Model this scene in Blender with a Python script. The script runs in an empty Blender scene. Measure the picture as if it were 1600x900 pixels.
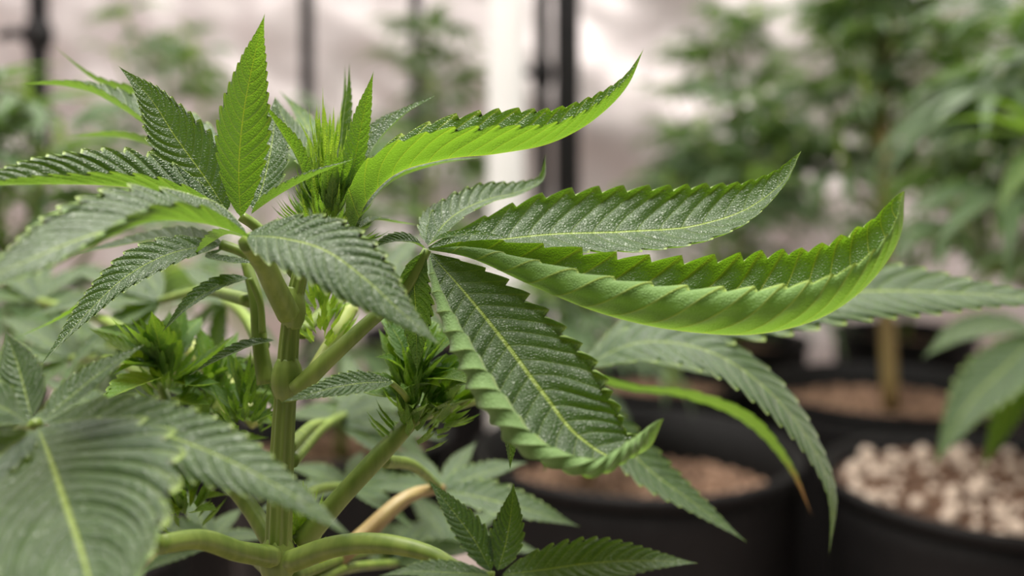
import bpy, math, random
import numpy as np
from mathutils import Vector, noise as mnoise

# ------------------------------------------------------------------ camera
FPX = 1600.0
CAMZ = 0.57
HOR = 250.0
sc = bpy.context.scene
COL = sc.collection
cam_d = bpy.data.cameras.new('camera')
cam = bpy.data.objects.new('camera', cam_d)
COL.objects.link(cam)
cam.location = (0, 0, CAMZ)
cam.rotation_euler = (math.pi / 2, 0, 0)
cam_d.sensor_width = 36
cam_d.lens = 36
cam_d.shift_y = -(450 - HOR) / 1600.0
cam_d.clip_start = 0.01
cam_d.dof.use_dof = True
cam_d.dof.focus_distance = 0.285
cam_d.dof.aperture_fstop = 5.4
sc.camera = cam

# ------------------------------------------------------------------ world and lamps
w = bpy.data.worlds.new('world')
sc.world = w
w.use_nodes = True
w.node_tree.nodes['Background'].inputs[0].default_value = (0.93, 0.93, 1.0, 1)
w.node_tree.nodes['Background'].inputs[1].default_value = 0.06


def area(name, loc, rot, sx, sy, power, col):
    l = bpy.data.lights.new(name, 'AREA')
    l.shape = 'RECTANGLE'
    l.size = sx
    l.size_y = sy
    l.energy = power
    l.color = col
    o = bpy.data.objects.new(name, l)
    o.location = loc
    o.rotation_euler = rot
    COL.objects.link(o)
    return o


area('grow_lamp', (-0.12, 0.30, 1.42), (0, 0, 0), 0.5, 0.5, 25, (1.0, 0.95, 0.86))
area('grow_lamp', (0.55, 1.35, 1.50), (0, 0, 0), 0.9, 0.7, 15.5, (1.0, 0.955, 0.91))
area('grow_lamp', (-0.75, 1.35, 1.50), (0, 0, 0), 0.7, 0.7, 10, (1.0, 0.965, 0.93))

sc.view_settings.view_transform = 'Standard'
sc.view_settings.look = 'None'
sc.view_settings.gamma = 1.0
sc.view_settings.use_curve_mapping = False
sc.view_settings.exposure = 0.2


def P(px, py, d):
    return np.array([(px - 800.0) / FPX * d, d, CAMZ - (py - HOR) / FPX * d])


rng = np.random.default_rng(7)
random.seed(7)

# ------------------------------------------------------------------ materials


def newmat(name):
    m = bpy.data.materials.new(name)
    m.use_nodes = True
    nt = m.node_tree
    nt.nodes.clear()
    return m, nt


class NB:
    """tiny node builder"""

    def __init__(self, nt):
        self.nt = nt

    def n(self, t, **kw):
        nd = self.nt.nodes.new(t)
        for k, v in kw.items():
            setattr(nd, k, v)
        return nd

    def link(self, a, b):
        self.nt.links.new(a, b)

    def setin(self, sock, v):
        if hasattr(v, 'is_output'):
            self.nt.links.new(v, sock)
        else:
            sock.default_value = v

    def math(self, op, a, b=None, c=None, clamp=False):
        nd = self.n('ShaderNodeMath', operation=op)
        nd.use_clamp = clamp
        self.setin(nd.inputs[0], a)
        if b is not None:
            self.setin(nd.inputs[1], b)
        if c is not None:
            self.setin(nd.inputs[2], c)
        return nd.outputs[0]

    def sstep(self, x, a, b):
        nd = self.n('ShaderNodeMapRange', interpolation_type='SMOOTHSTEP')
        self.setin(nd.inputs['Value'], x)
        nd.inputs['From Min'].default_value = a
        nd.inputs['From Max'].default_value = b
        return nd.outputs[0]

    def mix(self, f, a, b):
        nd = self.n('ShaderNodeMix', data_type='RGBA')
        self.setin(nd.inputs[0], f)
        for s, v in ((nd.inputs[6], a), (nd.inputs[7], b)):
            if hasattr(v, 'is_output'):
                self.nt.links.new(v, s)
            else:
                s.default_value = (v[0], v[1], v[2], 1)
        return nd.outputs[2]

    def noise(self, scale, detail=2.0, vec=None, rough=0.5):
        nd = self.n('ShaderNodeTexNoise')
        nd.inputs['Scale'].default_value = scale
        nd.inputs['Detail'].default_value = detail
        nd.inputs['Roughness'].default_value = rough
        if vec is not None:
            self.link(vec, nd.inputs['Vector'])
        return nd.outputs[0]

    def attr(self, name):
        nd = self.n('ShaderNodeAttribute', attribute_name=name)
        return nd.outputs['Fac']


def leaf_mat(name, up, up2, low, vein, margin, trans, tmix=0.35, rough=0.45, bump=0.5, fine=1300.0, brown_tip=False, vk=0.22):
    m, nt = newmat(name)
    b = NB(nt)
    lat = b.attr('lat')
    ph = b.attr('ph')
    tt = b.attr('tt')
    alat = b.math('ABSOLUTE', lat)
    tc = b.n('ShaderNodeTexCoord')
    oc = tc.outputs['Object']
    nz = b.noise(220.0, 3.0, oc)
    mid = b.math('SUBTRACT', 1.0, b.sstep(alat, 0.012, 0.032))
    fr = b.math('FRACT', b.math('ADD', ph, 0.6))
    vd = b.math('ABSOLUTE', b.math('SUBTRACT', fr, 0.5))
    ve = b.math('SUBTRACT', 1.0, b.sstep(vd, 0.015, 0.06))
    mg = b.sstep(alat, 0.945, 0.985)
    tip = b.sstep(tt, 0.965, 0.995)
    mg = b.math('MAXIMUM', mg, tip)
    base = b.mix(b.sstep(nz, 0.35, 0.65), up, up2)
    veins = b.math('MAXIMUM', mid, b.math('MULTIPLY', ve, vk))
    upc = b.mix(veins, base, vein)
    upc = b.mix(b.math('MULTIPLY', mg, 0.7), upc, margin)
    lowc = b.mix(b.math('MAXIMUM', b.math('MULTIPLY', mid, 0.8), b.math('MULTIPLY', ve, 0.45)), low, vein)
    lowc = b.mix(b.math('MULTIPLY', mg, 0.6), lowc, margin)
    if brown_tip:
        bt = b.sstep(tt, 0.74, 0.9)
        upc = b.mix(bt, upc, (0.30, 0.17, 0.05))
        lowc = b.mix(bt, lowc, (0.32, 0.18, 0.05))
    geo = b.n('ShaderNodeNewGeometry')
    colr = b.mix(geo.outputs['Backfacing'], upc, lowc)
    # fine net relief and small glands
    vor = b.n('ShaderNodeTexVoronoi', feature='DISTANCE_TO_EDGE')
    vor.inputs['Scale'].default_value = fine
    b.link(oc, vor.inputs['Vector'])
    h1 = b.math('MULTIPLY', b.sstep(vor.outputs['Distance'], 0.0, 0.3), 0.7)
    hv = b.math('MULTIPLY', ve, -1.3)
    hm = b.math('MULTIPLY', mid, -1.2)
    h = b.math('ADD', b.math('ADD', h1, hv), b.math('ADD', hm, b.math('MULTIPLY', nz, 0.6)))
    bp = b.n('ShaderNodeBump')
    bp.inputs['Strength'].default_value = bump
    bp.inputs['Distance'].default_value = 0.0004
    b.link(h, bp.inputs['Height'])
    pr = b.n('ShaderNodeBsdfPrincipled')
    b.link(colr, pr.inputs['Base Color'])
    rg = b.n('ShaderNodeMix', data_type='FLOAT')
    b.link(geo.outputs['Backfacing'], rg.inputs[0])
    rg.inputs[2].default_value = rough
    rg.inputs[3].default_value = 0.65
    b.link(rg.outputs[0], pr.inputs['Roughness'])
    pr.inputs['Specular IOR Level'].default_value = 0.55
    pr.inputs['Sheen Weight'].default_value = 0.32
    pr.inputs['Sheen Roughness'].default_value = 0.5
    b.link(bp.outputs[0], pr.inputs['Normal'])
    tr = b.n('ShaderNodeBsdfTranslucent')
    trc = b.mix(veins, trans, (min(1, trans[0] * 1.6 + .05), min(1, trans[1] * 1.2 + .05), trans[2] * 1.2))
    if brown_tip:
        trc = b.mix(bt, trc, (0.35, 0.18, 0.04))
    b.link(trc, tr.inputs['Color'])
    b.link(bp.outputs[0], tr.inputs['Normal'])
    ms = b.n('ShaderNodeMixShader')
    ms.inputs[0].default_value = tmix
    b.link(pr.outputs[0], ms.inputs[1])
    b.link(tr.outputs[0], ms.inputs[2])
    out = b.n('ShaderNodeOutputMaterial')
    b.link(ms.outputs[0], out.inputs[0])
    return m


M_LEAF = leaf_mat('leaf_mature', (0.022, 0.058, 0.017), (0.034, 0.080, 0.022), (0.15, 0.27, 0.07),
                  (0.27, 0.38, 0.07), (0.30, 0.43, 0.07), (0.16, 0.33, 0.012), tmix=0.30, rough=0.40)
M_YOUNG = leaf_mat('leaf_young', (0.03, 0.09, 0.014), (0.04, 0.115, 0.018), (0.15, 0.29, 0.05),
                   (0.50, 0.60, 0.08), (0.42, 0.56, 0.08), (0.18, 0.37, 0.012), tmix=0.36, rough=0.42, vk=.42)
M_BRACT = leaf_mat('leaf_bract', (0.16, 0.34, 0.03), (0.24, 0.42, 0.04), (0.25, 0.42, 0.05),
                   (0.55, 0.62, 0.10), (0.55, 0.62, 0.10), (0.5, 0.75, 0.05), tmix=0.45, rough=0.5)
M_SHOOT = leaf_mat('leaf_shoot', (0.075, 0.19, 0.02), (0.10, 0.24, 0.025), (0.17, 0.33, 0.05),
                   (0.42, 0.55, 0.08), (0.40, 0.54, 0.08), (0.28, 0.5, 0.02), tmix=0.4, rough=0.45)
M_BROWN = leaf_mat('leaf_brown_tip', (0.05, 0.15, 0.02), (0.07, 0.19, 0.03), (0.16, 0.32, 0.05),
                   (0.36, 0.48, 0.08), (0.34, 0.48, 0.07), (0.30, 0.60, 0.02), tmix=0.42, brown_tip=True)
M_FAR = leaf_mat('leaf_far', (0.04, 0.09, 0.035), (0.055, 0.115, 0.04), (0.14, 0.25, 0.07),
                 (0.30, 0.42, 0.1), (0.28, 0.42, 0.08), (0.17, 0.32, 0.05), tmix=0.32, rough=0.45, bump=0.2)


def stem_mat(name, c1, c2):
    m, nt = newmat(name)
    b = NB(nt)
    tc = b.n('ShaderNodeTexCoord')
    mp = b.n('ShaderNodeMapping')
    mp.inputs['Scale'].default_value = (260, 260, 30)
    b.link(tc.outputs['Object'], mp.inputs['Vector'])
    nz = b.noise(1.0, 3.0, mp.outputs[0])
    colr = b.mix(b.sstep(nz, 0.3, 0.7), c1, c2)
    bp = b.n('ShaderNodeBump')
    bp.inputs['Strength'].default_value = 0.4
    bp.inputs['Distance'].default_value = 0.0004
    b.link(nz, bp.inputs['Height'])
    pr = b.n('ShaderNodeBsdfPrincipled')
    b.link(colr, pr.inputs['Base Color'])
    pr.inputs['Roughness'].default_value = 0.5
    pr.inputs['Subsurface Weight'].default_value = 0.06
    pr.inputs['Subsurface Radius'].default_value = (0.5, 1.0, 0.2)
    pr.inputs['Subsurface Scale'].default_value = 0.003
    b.link(bp.outputs[0], pr.inputs['Normal'])
    out = b.n('ShaderNodeOutputMaterial')
    b.link(pr.outputs[0], out.inputs[0])
    return m


M_STEM = stem_mat('stem_green', (0.125, 0.195, 0.026), (0.20, 0.275, 0.05))
M_STEMP = stem_mat('stem_pale', (0.42, 0.50, 0.14), (0.52, 0.58, 0.20))
M_STEMB = stem_mat('stem_brown', (0.27, 0.19, 0.075), (0.34, 0.265, 0.11))


def simple_mat(name, c1, c2, rough, scale=30, bump=0.0, bdist=0.002, metallic=0.0, spec=0.5):
    m, nt = newmat(name)
    b = NB(nt)
    tc = b.n('ShaderNodeTexCoord')
    nz = b.noise(scale, 5.0, tc.outputs['Object'], 0.6)
    colr = b.mix(b.sstep(nz, 0.35, 0.65), c1, c2)
    pr = b.n('ShaderNodeBsdfPrincipled')
    b.link(colr, pr.inputs['Base Color'])
    pr.inputs['Roughness'].default_value = rough
    pr.inputs['Metallic'].default_value = metallic
    pr.inputs['Specular IOR Level'].default_value = spec
    if bump > 0:
        bp = b.n('ShaderNodeBump')
        bp.inputs['Strength'].default_value = bump
        bp.inputs['Distance'].default_value = bdist
        b.link(nz, bp.inputs['Height'])
        b.link(bp.outputs[0], pr.inputs['Normal'])
    out = b.n('ShaderNodeOutputMaterial')
    b.link(pr.outputs[0], out.inputs[0])
    return m


M_POT = simple_mat('pot_black', (0.002, 0.0018, 0.002), (0.005, 0.0045, 0.005), 0.65, 160, 0.5, 0.001, spec=0.25)
M_SOIL = simple_mat('soil', (0.075, 0.04, 0.024), (0.17, 0.095, 0.06), 0.95, 220, 0.9, 0.004)
M_PEB = simple_mat('perlite', (0.55, 0.43, 0.35), (0.72, 0.60, 0.50), 0.9, 300, 0.6, 0.001)
M_PEB2 = simple_mat('perlite_stained', (0.26, 0.15, 0.095), (0.46, 0.30, 0.21), 0.9, 300, 0.6, 0.001)
M_MYLAR = simple_mat('tent_lining', (0.60, 0.555, 0.55), (0.72, 0.67, 0.665), 0.52, 3.0, 0.5, 0.02, metallic=0.6)
M_FLOOR = simple_mat('floor_sheet', (0.58, 0.47, 0.43), (0.70, 0.58, 0.53), 0.6, 6.0)
M_POLE = simple_mat('pole_black', (0.005, 0.005, 0.005), (0.009, 0.008, 0.009), 0.45, 40, spec=0.3)
M_PVC = simple_mat('pipe_white', (0.80, 0.80, 0.80), (0.84, 0.84, 0.84), 0.35, 20)

# ------------------------------------------------------------------ object helpers
WORLD = {}


def new_empty(name, loc):
    o = bpy.data.objects.new(name, None)
    o.empty_display_size = 0.02
    o.location = loc
    COL.objects.link(o)
    WORLD[o] = np.array(loc, float)
    return o


def tag(o, label=None, cat=None, group=None, kind=None):
    if label:
        o['label'] = label
    if cat:
        o['category'] = cat
    if group:
        o['group'] = group
    if kind:
        o['kind'] = kind
    return o


def mesh_from(name, verts, faces, mat, attrs=None, smooth=True):
    me = bpy.data.meshes.new(name)
    me.from_pydata(np.asarray(verts).tolist(), [], np.asarray(faces).tolist() if isinstance(faces, np.ndarray) else faces)
    me.materials.append(mat)
    if smooth:
        me.polygons.foreach_set('use_smooth', [True] * len(me.polygons))
    if attrs:
        for k, v in attrs.items():
            a = me.attributes.new(k, 'FLOAT', 'POINT')
            a.data.foreach_set('value', np.asarray(v, dtype=np.float32).ravel())
    me.update()
    return me


def link_mesh(name, me, origin, parent=None):
    o = bpy.data.objects.new(name, me)
    COL.objects.link(o)
    origin = np.array(origin, float)
    WORLD[o] = origin
    if parent is not None:
        o.parent = parent
        o.location = origin - WORLD[parent]
    else:
        o.location = origin
    return o


def add(name, verts, faces, mat, origin, parent=None, attrs=None, smooth=True):
    origin = np.array(origin, float)
    me = mesh_from(name, np.asarray(verts) - origin, faces, mat, attrs, smooth)
    return link_mesh(name, me, origin, parent)


def spline(pts, n):
    pts = np.asarray(pts, float)
    if len(pts) == 2:
        return pts[0] + (pts[1] - pts[0]) * np.linspace(0, 1, n)[:, None]
    d = np.r_[0, np.cumsum(np.linalg.norm(np.diff(pts, axis=0), axis=1))]
    # tangents
    m = np.zeros_like(pts)
    for i in range(len(pts)):
        if i == 0:
            m[i] = (pts[1] - pts[0]) / (d[1] - d[0])
        elif i == len(pts) - 1:
            m[i] = (pts[-1] - pts[-2]) / (d[-1] - d[-2])
        else:
            a = (pts[i] - pts[i - 1]) / (d[i] - d[i - 1])
            c = (pts[i + 1] - pts[i]) / (d[i + 1] - d[i])
            h0, h1 = d[i] - d[i - 1], d[i + 1] - d[i]
            m[i] = (a * h1 + c * h0) / (h0 + h1)
    s = np.linspace(0, d[-1], n)
    k = np.clip(np.searchsorted(d, s, side='right') - 1, 0, len(pts) - 2)
    h = (d[k + 1] - d[k])[:, None]
    u = ((s - d[k]) / (d[k + 1] - d[k]))[:, None]
    return ((2 * u**3 - 3 * u**2 + 1) * pts[k] + (u**3 - 2 * u**2 + u) * h * m[k]
            + (-2 * u**3 + 3 * u**2) * pts[k + 1] + (u**3 - u**2) * h * m[k + 1])


def unit(v):
    return v / (np.linalg.norm(v, axis=-1, keepdims=True) + 1e-12)


def tube_geo(pts, radii, n=24, seg=12, rib=0.0, nrib=5, cap=True):
    c = spline(pts, n)
    T = unit(np.gradient(c, axis=0))
    ref = np.array([0.3, 1.0, 0.2])
    A = unit(np.cross(T, ref))
    B = np.cross(T, A)
    r = np.interp(np.linspace(0, 1, n), np.linspace(0, 1, len(radii)), radii)
    th = np.linspace(0, 2 * math.pi, seg, endpoint=False)
    rr = r[:, None] * (1 + rib * np.cos(nrib * th)[None, :])
    V = c[:, None, :] + rr[:, :, None] * (np.cos(th)[None, :, None] * A[:, None, :] + np.sin(th)[None, :, None] * B[:, None, :])
    V = V.reshape(-1, 3)
    F = []
    for i in range(n - 1):
        for j in range(seg):
            j2 = (j + 1) % seg
            F.append((i * seg + j, i * seg + j2, (i + 1) * seg + j2, (i + 1) * seg + j))
    if cap:
        F.append(tuple(range(seg - 1, -1, -1)))
        F.append(tuple((n - 1) * seg + j for j in range(seg)))
    return V, F


def tube(name, pts, radii, mat, parent, n=24, seg=12, rib=0.0, nrib=5):
    V, F = tube_geo(pts, radii, n, seg, rib, nrib)
    return add(name, V, F, mat, pts[0], parent)


def pr3(v, t):
    """scalar or list of values along t"""
    if np.isscalar(v):
        return np.full_like(t, float(v))
    return np.interp(t, np.linspace(0, 1, len(v)), v)


def leaflet_geo(pts, width, N, fa=10, ca=10, fb=10, cb=10, pa=2.0, pb=2.0, teeth=14, rows=6, cols=8,
                depth=0.20, sweep=1.2, puck=0.05, pk=0.42, seed=0, sharp=1.15, wob=0.03, wa=1.0, wb=1.0, vexp=0.85, db=None):
    """pts: midrib points; width: half-width (m); N: upper-face direction (or several, base to tip).
    Side a is N x T, side b its opposite. fa/fb fold angle at midrib, ca/cb further curl at the margin (deg)."""
    r_ = np.random.default_rng(seed)
    nd = 120
    c = spline(pts, nd)
    L = np.linalg.norm(np.diff(c, axis=0), axis=1).sum()
    td = np.linspace(0, 1, nd)
    T = unit(np.gradient(c, axis=0))
    N = np.asarray(N, float)
    if N.ndim == 1:
        N = N[None, :]
    Nd = np.stack([np.interp(td, np.linspace(0, 1, len(N)), N[:, k]) for k in range(3)], 1) if len(N) > 1 else np.repeat(N, nd, 0)
    Nd = unit(Nd - (Nd * T).sum(1, keepdims=True) * T)
    S = np.cross(Nd, T)

    # half-width profile
    a_, b_ = pk * 2.2, (1 - pk) * 2.2

    def W(t):
        t = np.clip(t, 0, 1)
        tm = a_ / (a_ + b_)
        p = (t ** a_) * ((1 - t) ** (b_ * sharp)) / (tm ** a_ * (1 - tm) ** (b_ * sharp))
        return width * (p * 0.985 + 0.015 * (1 - t))

    if rows == 6:
        phs = np.array([0.0, 0.18, 0.38, 0.58, 0.78, 0.9])
        sw = np.array([0.0, 0.34, 0.60, 0.82, 0.97, 1.0])
    elif rows == 3:
        phs = np.array([0.0, 0.45, 0.9])
        sw = np.array([0.0, 0.7, 1.0])
    else:
        phs = np.array([0.0, 0.9])
        sw = np.array([0.0, 1.0])
    ph = (np.arange(teeth)[:, None] + phs[None, :]).ravel()
    saw = np.tile(sw, teeth) * (1 + 0.0 * ph)
    tj = 1 + r_.normal(0, 0.12, teeth)
    saw = 1 - (1 - saw) * np.repeat(tj, rows)
    ph = np.r_[ph, teeth]
    saw = np.r_[saw, 1.0]
    # teeth spaced a bit closer to the tip and the base
    t = ph / teeth
    t = t + 0.06 * np.sin(2 * math.pi * t) / (2 * math.pi) * -1
    tooth_env = np.clip(np.minimum(t / 0.12, (1.0 - t) / 0.22), 0, 1)
    v = np.linspace(0, 1, cols + 1) ** vexp
    R = len(t)
    out_v, out_lat, out_ph, out_tt = [], [], [], []
    pos = {}
    for side, f0, c0, pw, wm in ((1, fa, ca, pa, wa), (-1, fb, cb, pb, wb)):
        f_ = np.radians(pr3(f0, t))[:, None]
        c_ = np.radians(pr3(c0, t))[:, None]
        off = 0.35 / teeth if side < 0 else 0.0   # teeth alternate between the two sides
        Wt = W(t)
        tp = np.clip(t[:, None] + (v ** 1.35)[None, :] * (sweep * Wt / L)[:, None] + off * v[None, :] * (1 - t)[:, None], 0, 1)
        fac = 1 - (depth if side > 0 or db is None else db) * ((1 - saw) * tooth_env)[:, None] * (v ** 5)[None, :]
        wig = 1 + wob * np.sin(ph * 0.9 + seed)[:, None] * v[None, :]
        Wl = W(tp) * fac * wig * pr3(wm, t)[:, None]
        vv = np.linspace(0, 1, 5 * cols + 1)
        th = f_ + c_ * (vv[None, :] ** pw)
        cy = np.concatenate([np.zeros((R, 1)), np.cumsum((np.cos(th[:, 1:]) + np.cos(th[:, :-1])) / 2 * np.diff(vv), axis=1)], 1)
        cz = np.concatenate([np.zeros((R, 1)), np.cumsum((np.sin(th[:, 1:]) + np.sin(th[:, :-1])) / 2 * np.diff(vv), axis=1)], 1)
        Y = np.stack([np.interp(v, vv, cy[i]) for i in range(R)])
        Z = np.stack([np.interp(v, vv, cz[i]) for i in range(R)])
        thv = f_ + c_ * (v[None, :] ** pw)
        pil = np.abs(np.sin(math.pi * ((ph - 0.9)))) ** 0.7 - 0.55
        env = np.sin(np.clip(v, 0, 1) * math.pi * 0.80) ** 0.8
        env[0] = 0
        env = env * (1 - 0.85 * v ** 3)
        amp = np.r_[np.repeat(r_.uniform(.55, 1.4, teeth), rows), 1.0]
        bum = puck * (pil * amp)[:, None] * env[None, :] + 0.012 * np.sin(ph * 2.1 + seed + 5 * side)[:, None] * env[None, :]
        cx = np.stack([np.interp(tp, td, c[:, k]) for k in range(3)], -1)
        Sx = np.stack([np.interp(tp, td, S[:, k]) for k in range(3)], -1)
        Nx = np.stack([np.interp(tp, td, Nd[:, k]) for k in range(3)], -1)
        yy = (Y - np.sin(thv) * bum) * Wl * side
        zz = (Z + np.cos(thv) * bum) * Wl
        pos[side] = cx + Sx * yy[..., None] + Nx * zz[..., None]
    # assemble: columns from -cols..cols
    Vg = np.concatenate([pos[-1][:, :0:-1], pos[1]], axis=1)
    latg = np.concatenate([-v[:0:-1], v])[None, :].repeat(R, 0)
    C = Vg.shape[1]
    phg = ph[:, None].repeat(C, 1)
    ttg = np.clip(t[:, None] + 0 * latg, 0, 1)
    idx = np.arange(R * C).reshape(R, C)
    F = np.stack([idx[:-1, :-1], idx[1:, :-1], idx[1:, 1:], idx[:-1, 1:]], -1).reshape(-1, 4)
    return Vg.reshape(-1, 3), F, {'lat': latg.ravel(), 'ph': phg.ravel(), 'tt': ttg.ravel()}


_seed = [100]


def LF(parent, pts, wpx, N, mat=None, name='leaflet', **kw):
    """leaflet through (px, py, depth) points, half-width in photo pixels at its mean depth"""
    p3 = np.array([P(*p) for p in pts])
    d = np.mean([p[2] for p in pts])
    _seed[0] += 1
    kw.setdefault('seed', _seed[0])
    V, F, A = leaflet_geo(p3, wpx * d / FPX, N, **kw)
    return add(name, V, F, mat or M_LEAF, p3[0], parent, A)


def PET(parent, pts, rpx, mat=None, name='fan_leaf', **kw):
    """petiole (carries its leaflets)"""
    p3 = [P(*p) for p in pts]
    d = np.mean([p[2] for p in pts])
    r = [q * d / FPX for q in rpx]
    kw.setdefault('rib', 0.06)
    kw.setdefault('seg', 14)
    return tube(name, p3, r, mat or M_STEM, parent, **kw)


# ------------------------------------------------------------------ the tent
def grid_wall(name, o, eu, ev, nu, nv, disp, mat):
    o, eu, ev = map(lambda q: np.array(q, float), (o, eu, ev))
    nrm = unit(np.cross(eu, ev))
    V = []
    lu, lv = np.linalg.norm(eu), np.linalg.norm(ev)
    for i in range(nv + 1):
        for j in range(nu + 1):
            u, v = j / nu, i / nv
            V.append(o + eu * u + ev * v + nrm * disp(u * lu, v * lv))
    F = [(i * (nu + 1) + j, i * (nu + 1) + j + 1, (i + 1) * (nu + 1) + j + 1, (i + 1) * (nu + 1) + j)
         for i in range(nv) for j in range(nu)]
    ob = add(name, V, F, mat, o)
    ob['kind'] = 'structure'
    return ob


def wrinkle(seed, amp, diag=0.6):
    def f(u, v):
        a = u * math.cos(diag) + v * math.sin(diag)
        b_ = -u * math.sin(diag) + v * math.cos(diag)
        n1 = mnoise.noise(Vector((a * 1.6, b_ * 5.5, seed)))
        n2 = mnoise.noise(Vector((u * 11.0, v * 8.0, seed + 9)))
        n3 = mnoise.noise(Vector((a * 5.0, b_ * 13.0, seed + 3)))
        return amp * (1.0 * n1 + 0.35 * n2 + 0.35 * abs(n3))
    return f


XL, XR, YB, YF, ZC = -1.45, 1.45, 2.15, -1.0, 1.75
grid_wall('floor', (XL - .3, YF, 0), (XR - XL + .6, 0, 0), (0, YB - YF + .3, 0), 30, 30, lambda u, v: 0.0, M_FLOOR)
grid_wall('wall_back', (XL, YB, 0), (XR - XL, 0, 0), (0, 0, ZC), 150, 90, wrinkle(2.0, 0.05, -0.6), M_MYLAR)
grid_wall('wall_left', (XL, YF, 0), (0, YB - YF, 0), (0, 0, ZC), 90, 60, wrinkle(5.0, 0.03), M_MYLAR)
grid_wall('wall_right', (XR, YB, 0), (0, YF - YB, 0), (0, 0, ZC), 90, 60, wrinkle(8.0, 0.03), M_MYLAR)
grid_wall('ceiling', (XL, YB, ZC), (XR - XL, 0, 0), (0, YF - YB, 0), 40, 40, wrinkle(11.0, 0.01), M_MYLAR)


def pole(px, d, rad, label, mat, z0=0.0, z1=ZC - 0.02, cat='pole', clamps=(), name='tent_pole'):
    x = (px - 800) / FPX * d
    root = new_empty(name, (x, d, z0))
    tag(root, label, cat)
    V, F = tube_geo([(x, d, z0), (x, d, (z0 + z1) / 2), (x, d, z1)], [rad, rad], 6, 20)
    add('tube', V, F, mat, (x, d, z0), root)
    V, F = tube_geo([(x, d, z0), (x, d, z0 + 0.012)], [rad * 1.35, rad * 1.25], 3, 20)
    add('foot', V, F, M_POLE, (x, d, z0), root)
    for z in clamps:
        V, F = tube_geo([(x, d, z - .02), (x, d, z - .018), (x, d, z + .018), (x, d, z + .02)], [rad * 1.2, rad * 1.5, rad * 1.5, rad * 1.2], 10, 20)
        c = add('clamp', V, F, M_POLE, (x, d, z), root)
        V, F = tube_geo([(x - rad, d, z), (x - rad * 3.6, d - 0.004, z), (x - rad * 4, d - .004, z - .006)], [rad * .7, rad * .55, rad * .5], 8, 10)
        add('bolt', V, F, M_POLE, (x - rad, d, z), c)
    return root


def zpix(py, d):
    return CAMZ - (py - HOR) / FPX * d


pole(60, 1.55, 0.0145, 'black tent pole at the far left with a clamp', M_POLE, clamps=(zpix(55, 1.55),))
pole(480, 1.75, 0.0115, 'thin black tent pole behind the upright leaf', M_POLE)
pole(650, 2.05, 0.012, 'blurred dark pole against the lining behind the small bushy plant', M_POLE)
pole(847, 1.6, 0.0115, 'thin black pole with clamp close beside the white pipe', M_POLE, clamps=(zpix(115, 1.6),))
pole(886, 1.58, 0.020, 'thick black tent pole right of the white pipe', M_POLE)
pole(790, 1.25, 0.0225, 'white plastic pipe standing upright behind the curled leaves', M_PVC, cat='pipe', name='plastic_pipe')

# ------------------------------------------------------------------ pots


def lathe(prof, cx, cy, seg=72):
    V, F = [], []
    for (r, z) in prof:
        for k in range(seg):
            a = 2 * math.pi * k / seg
            V.append((cx + r * math.cos(a), cy + r * math.sin(a), z))
    n = len(prof)
    for i in range(n - 1):
        for k in range(seg):
            k2 = (k + 1) % seg
            F.append((i * seg + k, i * seg + k2, (i + 1) * seg + k2, (i + 1) * seg + k))
    return V, F


def ico(sub=1):
    import bmesh
    bm = bmesh.new()
    bmesh.ops.create_icosphere(bm, subdivisions=sub, radius=1.0)
    V = np.array([v.co[:] for v in bm.verts])
    F = [tuple(x.index for x in f.verts) for f in bm.faces]
    bm.free()
    return V, F


ICO_V, ICO_F = ico(2)
ICO1_V, ICO1_F = ico(1)


def lump(seed, sv=ICO_V):
    out = []
    for q in sv:
        n = mnoise.noise(Vector(q * 1.3) + Vector((seed * 7.1, seed * 3.3, 0)))
        out.append(q * (1 + 0.16 * n))
    return np.array(out)


def pot(cx, cy, r, zr, label, soil_drop, pebbles=0, seed=1):
    root = new_empty('plant_pot', (cx, cy, 0))
    tag(root, label, 'pot')
    rb = r * 0.86
    V, F = lathe([(0.001, 0.001), (rb * .96, 0.0), (rb, 0.006), (r - .004, zr - .03), (r - .004, zr - .004), (r - .010, zr - .004),
                  (r - .010, zr - .05), (rb - .008, 0.02), (0.001, 0.02)], cx, cy)
    add('body', V, F, M_POT, (cx, cy, 0), root)
    V, F = lathe([(r - .004, zr - .010), (r, zr - .009), (r + .001, zr - .002), (r - .002, zr + .001), (r - .007, zr), (r - .010, zr - .008)], cx, cy)
    add('rim', V, F, M_POT, (cx, cy, zr), root)
    zs = zr - soil_drop
    rs = r - .0115
    V, F = [], []
    nr, seg = 26, 90
    for i in range(nr + 1):
        for k in range(seg):
            a = 2 * math.pi * k / seg
            q = rs * i / nr
            x, y = cx + q * math.cos(a), cy + q * math.sin(a)
            V.append((x, y, zs + 0.005 * mnoise.noise(Vector((x * 40, y * 40, seed))) + 0.004 * mnoise.noise(Vector((x * 130, y * 130, seed)))))
    for i in range(nr):
        for k in range(seg):
            k2 = (k + 1) % seg
            F.append((i * seg + k, (i + 1) * seg + k, (i + 1) * seg + k2, i * seg + k2))
    add('soil', V, F, M_SOIL, (cx, cy, zs), root)
    # loose small crumbs in the soil: one part nobody could count
    rr = np.random.default_rng(seed)
    Vs, Fs, o = [], [], 0
    for k in range(900):
        a = rr.uniform(0, 2 * math.pi)
        q = (rs - .004) * math.sqrt(rr.uniform())
        s = rr.uniform(0.0015, 0.0042)
        c = np.array([cx + q * math.cos(a), cy + q * math.sin(a), zs + 0.002])
        Vs.append(ICO1_V * s * rr.uniform(.7, 1.2, 3) + c)
        Fs += [tuple(i + o for i in f) for f in ICO1_F]
        o += len(ICO1_V)
    g = add('soil_crumbs', np.concatenate(Vs), Fs, M_SOIL if soil_drop < .02 else M_PEB2, (cx, cy, zs), root)
    g['kind'] = 'stuff'
    return root, zs, rs


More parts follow.
